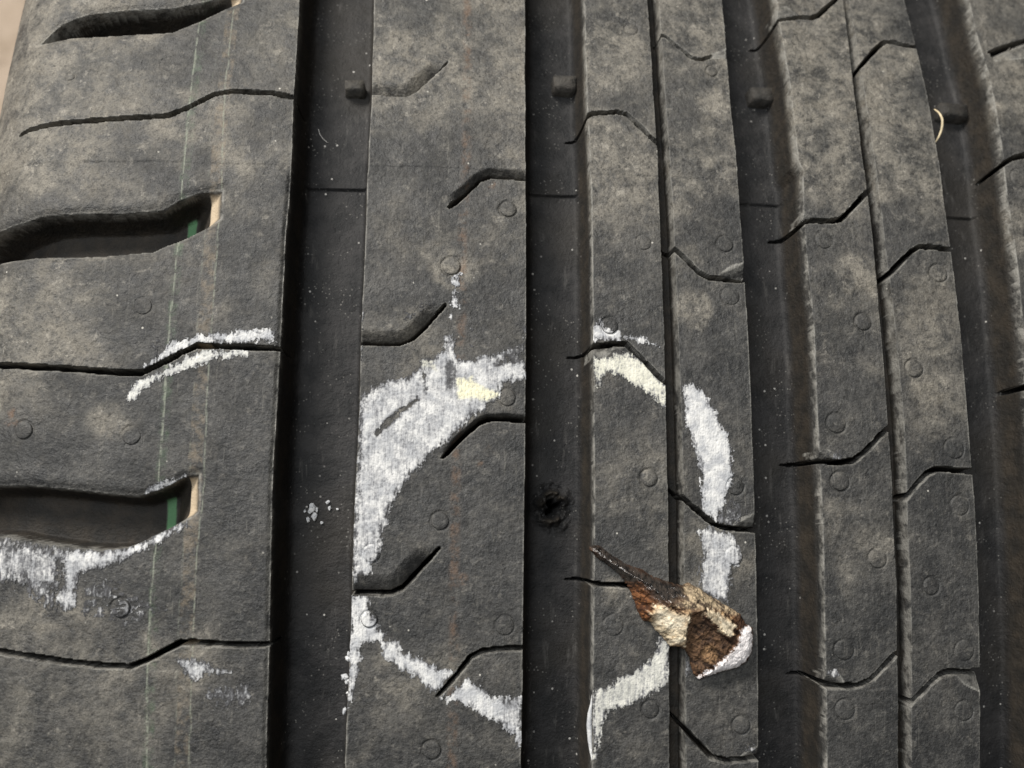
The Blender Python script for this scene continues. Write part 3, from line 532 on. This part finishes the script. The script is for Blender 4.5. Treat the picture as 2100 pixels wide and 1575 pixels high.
lathe('sidewall', [(xr, rr_), (xr+2.5, rr_-6), (xr+7, rr_-16), (xr+11, 262), (xr+9, 235), (xr+4, 212), (xr-2, 203), (xr+6, 206)], M_SIDE)
lathe('inner_liner', [(xr-2, 203), (xr-8, 230), (xr-12, 270), (80, 298), (25, 300), (-30, 298), (xl+12, 270), (xl+8, 230), (xl+2, 203)], M_SIDE)

# vent marks: slightly proud round plugs left by the mould
def vent_mark(rib, vt, vs_, vr):
    k = 22; rings = [(0, -.115), (.55, -.125), (.86, -.115), (.95, -.05), (1.0, .16)]
    an = np.linspace(0, 2*math.pi, k, endpoint=False); co = [surf(vt, vs_, rings[0][1])]
    tl = _rng.normal(0, .03, 2)
    for q, h in rings[1:]: co += list(surf(vt+vr*.97*q*np.cos(an), vs_+vr*.97*q*np.sin(an), h*VK[(vt, vs_)]+.01+tl[0]*q*np.cos(an)+tl[1]*q*np.sin(an)))
    tri = [(0, 1+i, 1+(i+1) % k, 1+(i+1) % k) for i in range(k)]
    me = bpy.data.meshes.new('vent_mark')
    fc = [(0, 1+i, 1+(i+1) % k) for i in range(k)]
    for r in range(3):
        a, b_ = 1+r*k, 1+(r+1)*k
        fc += [(a+i, b_+i, b_+(i+1) % k, a+(i+1) % k) for i in range(k)]
    me.from_pydata([tuple(map(float, c)) for c in co], [], fc); me.polygons.foreach_set('use_smooth', [True]*len(fc)); me.materials.append(M_RUB)
    me.attributes.new('dust_tone', 'FLOAT', 'POINT').data.foreach_set('value', np.full(len(co), float(dust_and_ramp(np.array([vt]), np.array([vs_]))[0]), np.float32))
    o = bpy.data.objects.new('vent_mark', me); COL.objects.link(o); o.parent = PART[rib]
for v in VENTS: vent_mark(*v)

# wear indicators: small raised blocks on the groove floors
def block(name, t, s, a, b, h0, h1, mat, parent, taper=.25, n=7):
    """a tapered, slightly rounded block from depth h1 (bottom) to h0 (top)"""
    u = np.linspace(-1, 1, n)
    U, Vv = np.meshgrid(u, u)
    e = np.maximum(abs(U), abs(Vv)); hh = np.where(e > .99, h1, h0)
    k = np.where(e > .99, 1+taper, np.where(e > .6, 1.62, 1.0))
    T = t+U*a*k*.8*(1+.06*Vv); S = s+Vv*b*k*.8*(1+.08*U)
    P = surf(T, S, hh+.10*(fbm(T, S, .7, 3, 4)-.5)); used, q = grid_part(P, np.ones((n-1, n-1), bool))
    return mesh_obj(name, P.reshape(-1, 3), q, mat, parent, {'depth': np.full(n*n, 2.0), 'wear': np.zeros(n*n), 'line': np.zeros(n*n), 'dust_tone': np.full(n*n, .3)}, smooth=False)
for k, (t, s, a, b) in enumerate(WEARBAR): block('wear_indicator', t, s, a, b, 5.3, 7.9, M_RUB, PART[k+1])

# ------------------------------------------------------------------ chalk on the ribs
def chalk(idx, rib, den, yel, poly):
    p = np.asarray(poly); st = .085
    tv = np.arange(p[:, 0].min()-1, p[:, 0].max()+1, st); sv = np.arange(p[:, 1].min()-1, p[:, 1].max()+1, st)
    H, W = height(tv, sv, True, True); T, S = np.meshgrid(tv, sv)
    sd = poly_sd(T, S, poly)
    d = np.full(T.shape, den); y = np.full(T.shape, float(yel))
    for r2, dd, yy, q in CHTINT:
        if r2 == rib and abs(np.mean(np.asarray(q)[:, 0])-p[:, 0].mean()) < 14 and abs(np.mean(np.asarray(q)[:, 1])-p[:, 1].mean()) < 26:
            f = sstep((poly_sd(T, S, q)+.8*(fbm(T, S, .6, 3, 2)-.5))/.7+.5); d += dd*f; y = np.maximum(y, yy*f)
    n1 = fbm(T, S, .8, 4, 3, .62)-.5; n2 = fbm(T*1.0, S*.35, .30, 3, 5)-.5; n3 = vn(T/.13, S/.16, 6)-.5
    soft = 1.6 if den < .6 else .75
    v = sd/soft+1.25*n1+1.1*n2+.7*n3
    keep = (v > 0)&(H < .75)
    if den < .44: keep &= (fbm(T*.5, S, .45, 3, 1)+.25*n3 < .30+den*.62)
    keep &= (d+.5*n1+.35*n3 > .12)
    dd = d*np.clip(.30+.62*np.clip(v, 0, 1.2), 0, 1)+.16*n1+.26*n2
    h = H-.035-.004*(idx % 7)-.055*np.clip(dd, 0, 1)*(.4+n3+.5)
    P = surf(T, S, h); cm = keep[:-1, :-1]&keep[1:, :-1]&keep[:-1, 1:]&keep[1:, 1:]
    if cm.sum() < 12: return
    used, q = grid_part(P, cm)
    o = mesh_obj('chalk_mark', P.reshape(-1, 3)[used], q, M_CHK, PART[rib], {'cover': dd.ravel()[used], 'yellow': y.ravel()[used]})
for k, c in enumerate(CHALK): chalk(k, *c)

# ------------------------------------------------------------------ rusty spike lying on the centre rib
def spike():
    out = np.asarray(SHARD['out']); z0 = SHARD['z']; ridge = np.asarray(SHARD['ridge']); reg = SHARD['reg']
    st = .075
    xv = np.arange(out[:, 0].min()-.3, out[:, 0].max()+.3, st); yv = np.arange(out[:, 1].min()-.3, out[:, 1].max()+.3, st)
    X, Y = np.meshgrid(xv, yv)
    n1 = fbm(X, Y, 1.6, 4, 2)-.5; n2 = fbm(X, Y, .5, 4, 4, .65)-.5; n3 = fbm(X+9, Y, 3.2, 2, 6)-.5
    sd = poly_sd(X, Y, out)+.35*n2
    ins = sd > -.02
    dr, side, al = seg_dist(X, Y, ridge)
    hr = np.interp(al, [0, .15, .35, .55, .75, 1], [1.3, 2.2, 3.8, 5.0, 5.2, 3.4])
    sdp = np.maximum(sd, 0)
    roof = sdp/(sdp+dr+.02); rnd = np.sqrt(np.clip(1-(1-np.clip(sdp/(.30*hr+.5), 0, 1))**2, 0, 1))
    up = hr*(.55*roof+.45*rnd)
    def f(k, e=.35): return sstep((poly_sd(X, Y, reg[k])+1.0*n2+.5*n1)/e+.5)
    crust = np.maximum(f('cream_a', .5), f('cream_b', .5))
    axr = ridge[-1]-ridge[0]; axr = axr/np.hypot(*axr); spl = fbm((X*axr[0]+Y*axr[1])*.28, (-X*axr[1]+Y*axr[0])*1.5, .8, 4, 5)-.5
    rough = (.9*n1+.6*n2+1.0*spl)*(1-.45*crust)+.5*n3
    top = up+np.clip(sdp/.6, 0, 1)*(rough*(.55+.5*f('rust')+.35*f('brown'))*(1-.7*f('white'))+.38*crust-.55*f('brown')*(1-crust)+.25*f('dust_tone')*np.abs(n2)*3)
    top = np.maximum(top, .08)
    zc = .30                                    # outline height above the rib
    Pt = np.stack([X*MM, Y*MM, (z0+R+zc+top*.86)*MM], -1)
    low = -.5*rnd*(1+.5*n1); Pb = np.stack([X*MM, Y*MM, (z0+R+zc+low)*MM], -1)
    base = np.array([X[ins].mean()*MM, Y[ins].mean()*MM, (z0+R)*MM])
    root = tag(empty('rusty_spike', base), 'rusty spike-shaped fragment with cream crust and white end lying on centre rib', 'metal fragment')
    cell = ins[:-1, :-1]&ins[1:, :-1]&ins[:-1, 1:]&ins[1:, 1:]
    lab = np.zeros(cell.shape, int)
    for k, nm in enumerate(['dark', 'dust_tone', 'rust', 'brown', 'white', 'cream_a', 'cream_b']):
        m = (poly_sd(X, Y, reg[nm])+.9*n2+.6*n1 > 0)[:-1, :-1]; lab[m] = k+1
    # colour of the corroded surface, soft-edged patches broken up by pits and streaks
    ax = ridge[-1]-ridge[0]; ax = ax/np.hypot(*ax); U = X*ax[0]+Y*ax[1]; V = -X*ax[1]+Y*ax[0]
    fs = fbm(U*.28, V*1.5, .8, 5, 5, .65)
    fa = .55*fbm(X, Y, .9, 5, 1, .7)+.45*fs; fb = fbm(X+31, Y+7, .35, 4, 3, .7); fc = fbm(X*1.0+5, Y+50, 2.2, 3, 7); fd = vn(X/.12, Y/.12, 2)
    def soft(k, e=1.3): return sstep((poly_sd(X, Y, reg[k])+2.2*(fa-.5)+1.2*(fb-.5))/e+.5)[..., None]
    def c(a, b_, f_): return np.asarray(a)*(1-f_[..., None])+np.asarray(b_)*f_[..., None]
    def lv(a, lo, hi): return sstep((a-lo)/(hi-lo))
    C3 = c((.060, .030, .017), (.20, .095, .042), lv(fa, .38, .62)); C3 = C3*(1-soft('dark'))+soft('dark')*c((.010, .009, .009), (.045, .036, .030), lv(fb, .35, .65))
    C3 = C3*(1-soft('rust'))+soft('rust')*c((.19, .080, .032), (.060, .026, .014), lv(fb, .45, .62))
    C3 = C3*(1-soft('dust_tone'))+soft('dust_tone')*c((.40, .315, .205), (.085, .062, .043), lv(fa, .47, .56))
    C3 = C3*(1-soft('brown'))+soft('brown')*c(c((.045, .027, .018), (.105, .060, .033), lv(fa, .40, .6)), (.21, .125, .065), lv(fc, .58, .70))
    cr = np.maximum(soft('cream_a', .5), soft('cream_b', .5))
    crc = c(c((.60, .50, .35), (.72, .64, .49), lv(fc, .4, .6)), (.30, .19, .095), lv(fb, .62, .76)*.7); edge_or = np.clip(1-np.maximum(poly_sd(X, Y, reg['cream_a']), poly_sd(X, Y, reg['cream_b']))/1.0, 0, 1)
    crc = c(crc, (.42, .235, .085), edge_or*lv(fc, .50, .64)*.7)
    C3 = C3*(1-cr)+cr*crc
    C3 = C3*(1-soft('white', .4))+soft('white', .4)*c((.80, .76, .755), (.58, .52, .49), lv(fb, .64, .78)*.6)
    pit = lv(fb, .42, .30)[..., None]*(1-.75*soft('white'))*(1-.6*cr); C3 = C3*(1-.75*pit)
    crack = lv(fs, .40, .30)[..., None]*(1-.7*soft('white')); C3 = C3*(1-.45*crack)*1.12
    C3 = C3*(.82+.36*fd[..., None])
    gl = soft('dark')[..., 0]
    M_SPIKE, nt_, b_ = new_mat('corroded_metal'); N = NT(nt_)
    nt_.links.new(N.attr('tint', 'Color'), b_.inputs['Base Color']); N.link(N.ramp(N.attr('gloss'), 0, 1, .85, .22), b_.inputs['Roughness']); N.link(N.ramp(N.attr('gloss'), 0, 1, .25, .8), b_.inputs['Specular IOR Level'])
    nt_.links.new(N.bump(N.noise(1900, 4, .6), .00016, 1.), b_.inputs['Normal'])
    NAMES = ['rusty_body', 'spike_tip', 'dusty_crust', 'rust_flake', 'brown_face', 'white_end', 'pale_crust', 'pale_crust']
    inv = root.matrix_world.copy(); off = base
    Cf = C3.reshape(-1, 3); Gf = gl.ravel()
    for k in range(8):
        used, q = grid_part(Pt, cell & (lab == k))
        if not len(q): continue
        co = Pt.reshape(-1, 3)[used]-off; cc = Cf[used]; gg = Gf[used]
        if k == 0:                              # the body also carries the underside
            u2, q2 = grid_part(Pb, cell); co2 = Pb.reshape(-1, 3)[u2]-off
            q = np.concatenate([q, q2[:, ::-1]+len(co)]); co = np.concatenate([co, co2]); cc = np.concatenate([cc, Cf[u2]*.6]); gg = np.concatenate([gg, Gf[u2]])
        mesh_obj(NAMES[k], co, q, M_SPIKE, root, {'gloss': gg}, {'tint': cc})
    # wall between underside and top, all round the outline
    c = cell; pad = np.pad(c, 1); ns, nt = X.shape
    A, B = [], []
    ii, jj = np.nonzero(c)
    for di, dj, e0, e1 in ((-1, 0, (0, 0), (0, 1)), (1, 0, (1, 1), (1, 0)), (0, -1, (1, 0), (0, 0)), (0, 1, (0, 1), (1, 1))):
        m = ~pad[ii+1+di, jj+1+dj]; a = (ii[m]+e0[0])*nt+jj[m]+e0[1]; b = (ii[m]+e1[0])*nt+jj[m]+e1[1]
        A.append(a); B.append(b)
    A = np.concatenate(A); B = np.concatenate(B); n = len(A)
    co = np.concatenate([Pb.reshape(-1, 3)[A], Pb.reshape(-1, 3)[B], Pt.reshape(-1, 3)[B], Pt.reshape(-1, 3)[A]])-off
    k = np.arange(n); mesh_obj('broken_rim', co, np.stack([k, k+n, k+2*n, k+3*n], 1), M_SPIKE, root, {'gloss': np.tile(Gf[A], 4)}, {'tint': np.concatenate([Cf[A], Cf[B], Cf[B], Cf[A]])})
spike()

# ------------------------------------------------------------------ loose fibres and crumbs
def tube(name, pts, rad, mat, k=6):
    p = np.asarray(pts, float); n = len(p); d = np.gradient(p, axis=0); d /= np.linalg.norm(d, axis=1)[:, None]
    up = np.array([.1, .2, 1.]); a = np.cross(d, up); a /= np.linalg.norm(a, axis=1)[:, None]; b = np.cross(d, a)
    an = np.linspace(0, 2*math.pi, k, endpoint=False); rad = np.asarray(rad)[:, None, None]*MM
    co = p[:, None]+rad*(a[:, None]*np.cos(an)[None, :, None]+b[:, None]*np.sin(an)[None, :, None])
    i, j = np.meshgrid(np.arange(n-1), np.arange(k), indexing='ij')
    q = np.stack([i*k+j, i*k+(j+1) % k, (i+1)*k+(j+1) % k, (i+1)*k+j], -1).reshape(-1, 4)
    o = mesh_obj(name, co.reshape(-1, 3)-p[0], q, mat); o.location = p[0]; return o
M_STRAW = simple_mat('dry_straw', [(.55, .44, .27), (.66, .56, .38)], 900, .8)
M_LINT = simple_mat('pale_lint', [(.45, .43, .40), (.55, .53, .5)], 900, .9)
def smooth_path(pts, n=24):
    p = np.asarray(pts, float); u = np.linspace(0, len(p)-1, n); k = np.arange(len(p))
    q = np.stack([np.interp(u, k, p[:, i]) for i in range(3)], 1)
    for _ in range(3): q[1:-1] = (q[:-2]+2*q[1:-1]+q[2:])/4
    return surf(q[:, 0], q[:, 1], q[:, 2])
tag(tube('straw_fibre', smooth_path(FIBRE), np.interp(np.linspace(0, 1, 24), [0, .3, .7, 1], [.10, .19, .20, .05]), M_STRAW), 'short pale straw fibre curled against the edge of the rightmost groove', 'fibre')
tag(tube('lint_hair', smooth_path(LINT), np.full(24, .055), M_LINT), 'tiny curved white lint hair lying in the leftmost groove', 'lint')
def crumb(name, t, s, h, r, mat, parent=None, seed=0):
    g = np.random.default_rng(seed); n, k = 7, 10
    ph = np.linspace(.12, math.pi-.12, n); an = np.linspace(0, 2*math.pi, k, endpoint=False)
    d = np.stack([np.sin(ph)[:, None]*np.cos(an), np.sin(ph)[:, None]*np.sin(an), np.cos(ph)[:, None]*np.ones(k)], -1)
    rr = r*(.45+.9*g.random((n, k)))*MM; co = d*rr[..., None]*np.array([.6+.8*g.random(), .6+.8*g.random(), .4])
    i, j = np.meshgrid(np.arange(n-1), np.arange(k), indexing='ij')
    q = np.stack([i*k+j, (i+1)*k+j, (i+1)*k+(j+1) % k, i*k+(j+1) % k], -1).reshape(-1, 4)
    c = surf(t, s, h)
    o = mesh_obj(name, co.reshape(-1, 3)+(c if parent else 0), q, mat, parent, {'cover': np.full(n*k, .95), 'yellow': np.zeros(n*k)}, smooth=False)
    if not parent: o.location = c
    return o
for k, (t, s, h, r) in enumerate(CRUMB):
    tag(crumb('chalk_crumb', t, s, h, r, M_CHK, None, k), 'small white chalk crumb in the cluster lying in the leftmost groove', 'chalk crumb', 'chalk crumbs in the leftmost groove')
for k, (t, s, h, r) in enumerate(EDGECRUMB): crumb('chalk_crumb', t, s, h, r, M_CHK, PART['B'], 50+k)
# chalk skin peeling off the left edge of the centre rib
def flake():
    p = np.asarray(FLAKE); n = len(p); co = []
    for t, s, w, h in p: co += [surf(t, s, h), surf(t-w, s, h+w*.8), surf(t-w, s, h+w*.8+.08), surf(t, s, h+.08)]
    q = []
    for i in range(n-1):
        for j in range(4): q.append((i*4+j, i*4+(j+1) % 4, (i+1)*4+(j+1) % 4, (i+1)*4+j))
    mesh_obj('chalk_flake', np.array(co), np.array(q), M_CHK, PART['C'], {'cover': np.full(4*n, .95), 'yellow': np.zeros(4*n)})
flake()
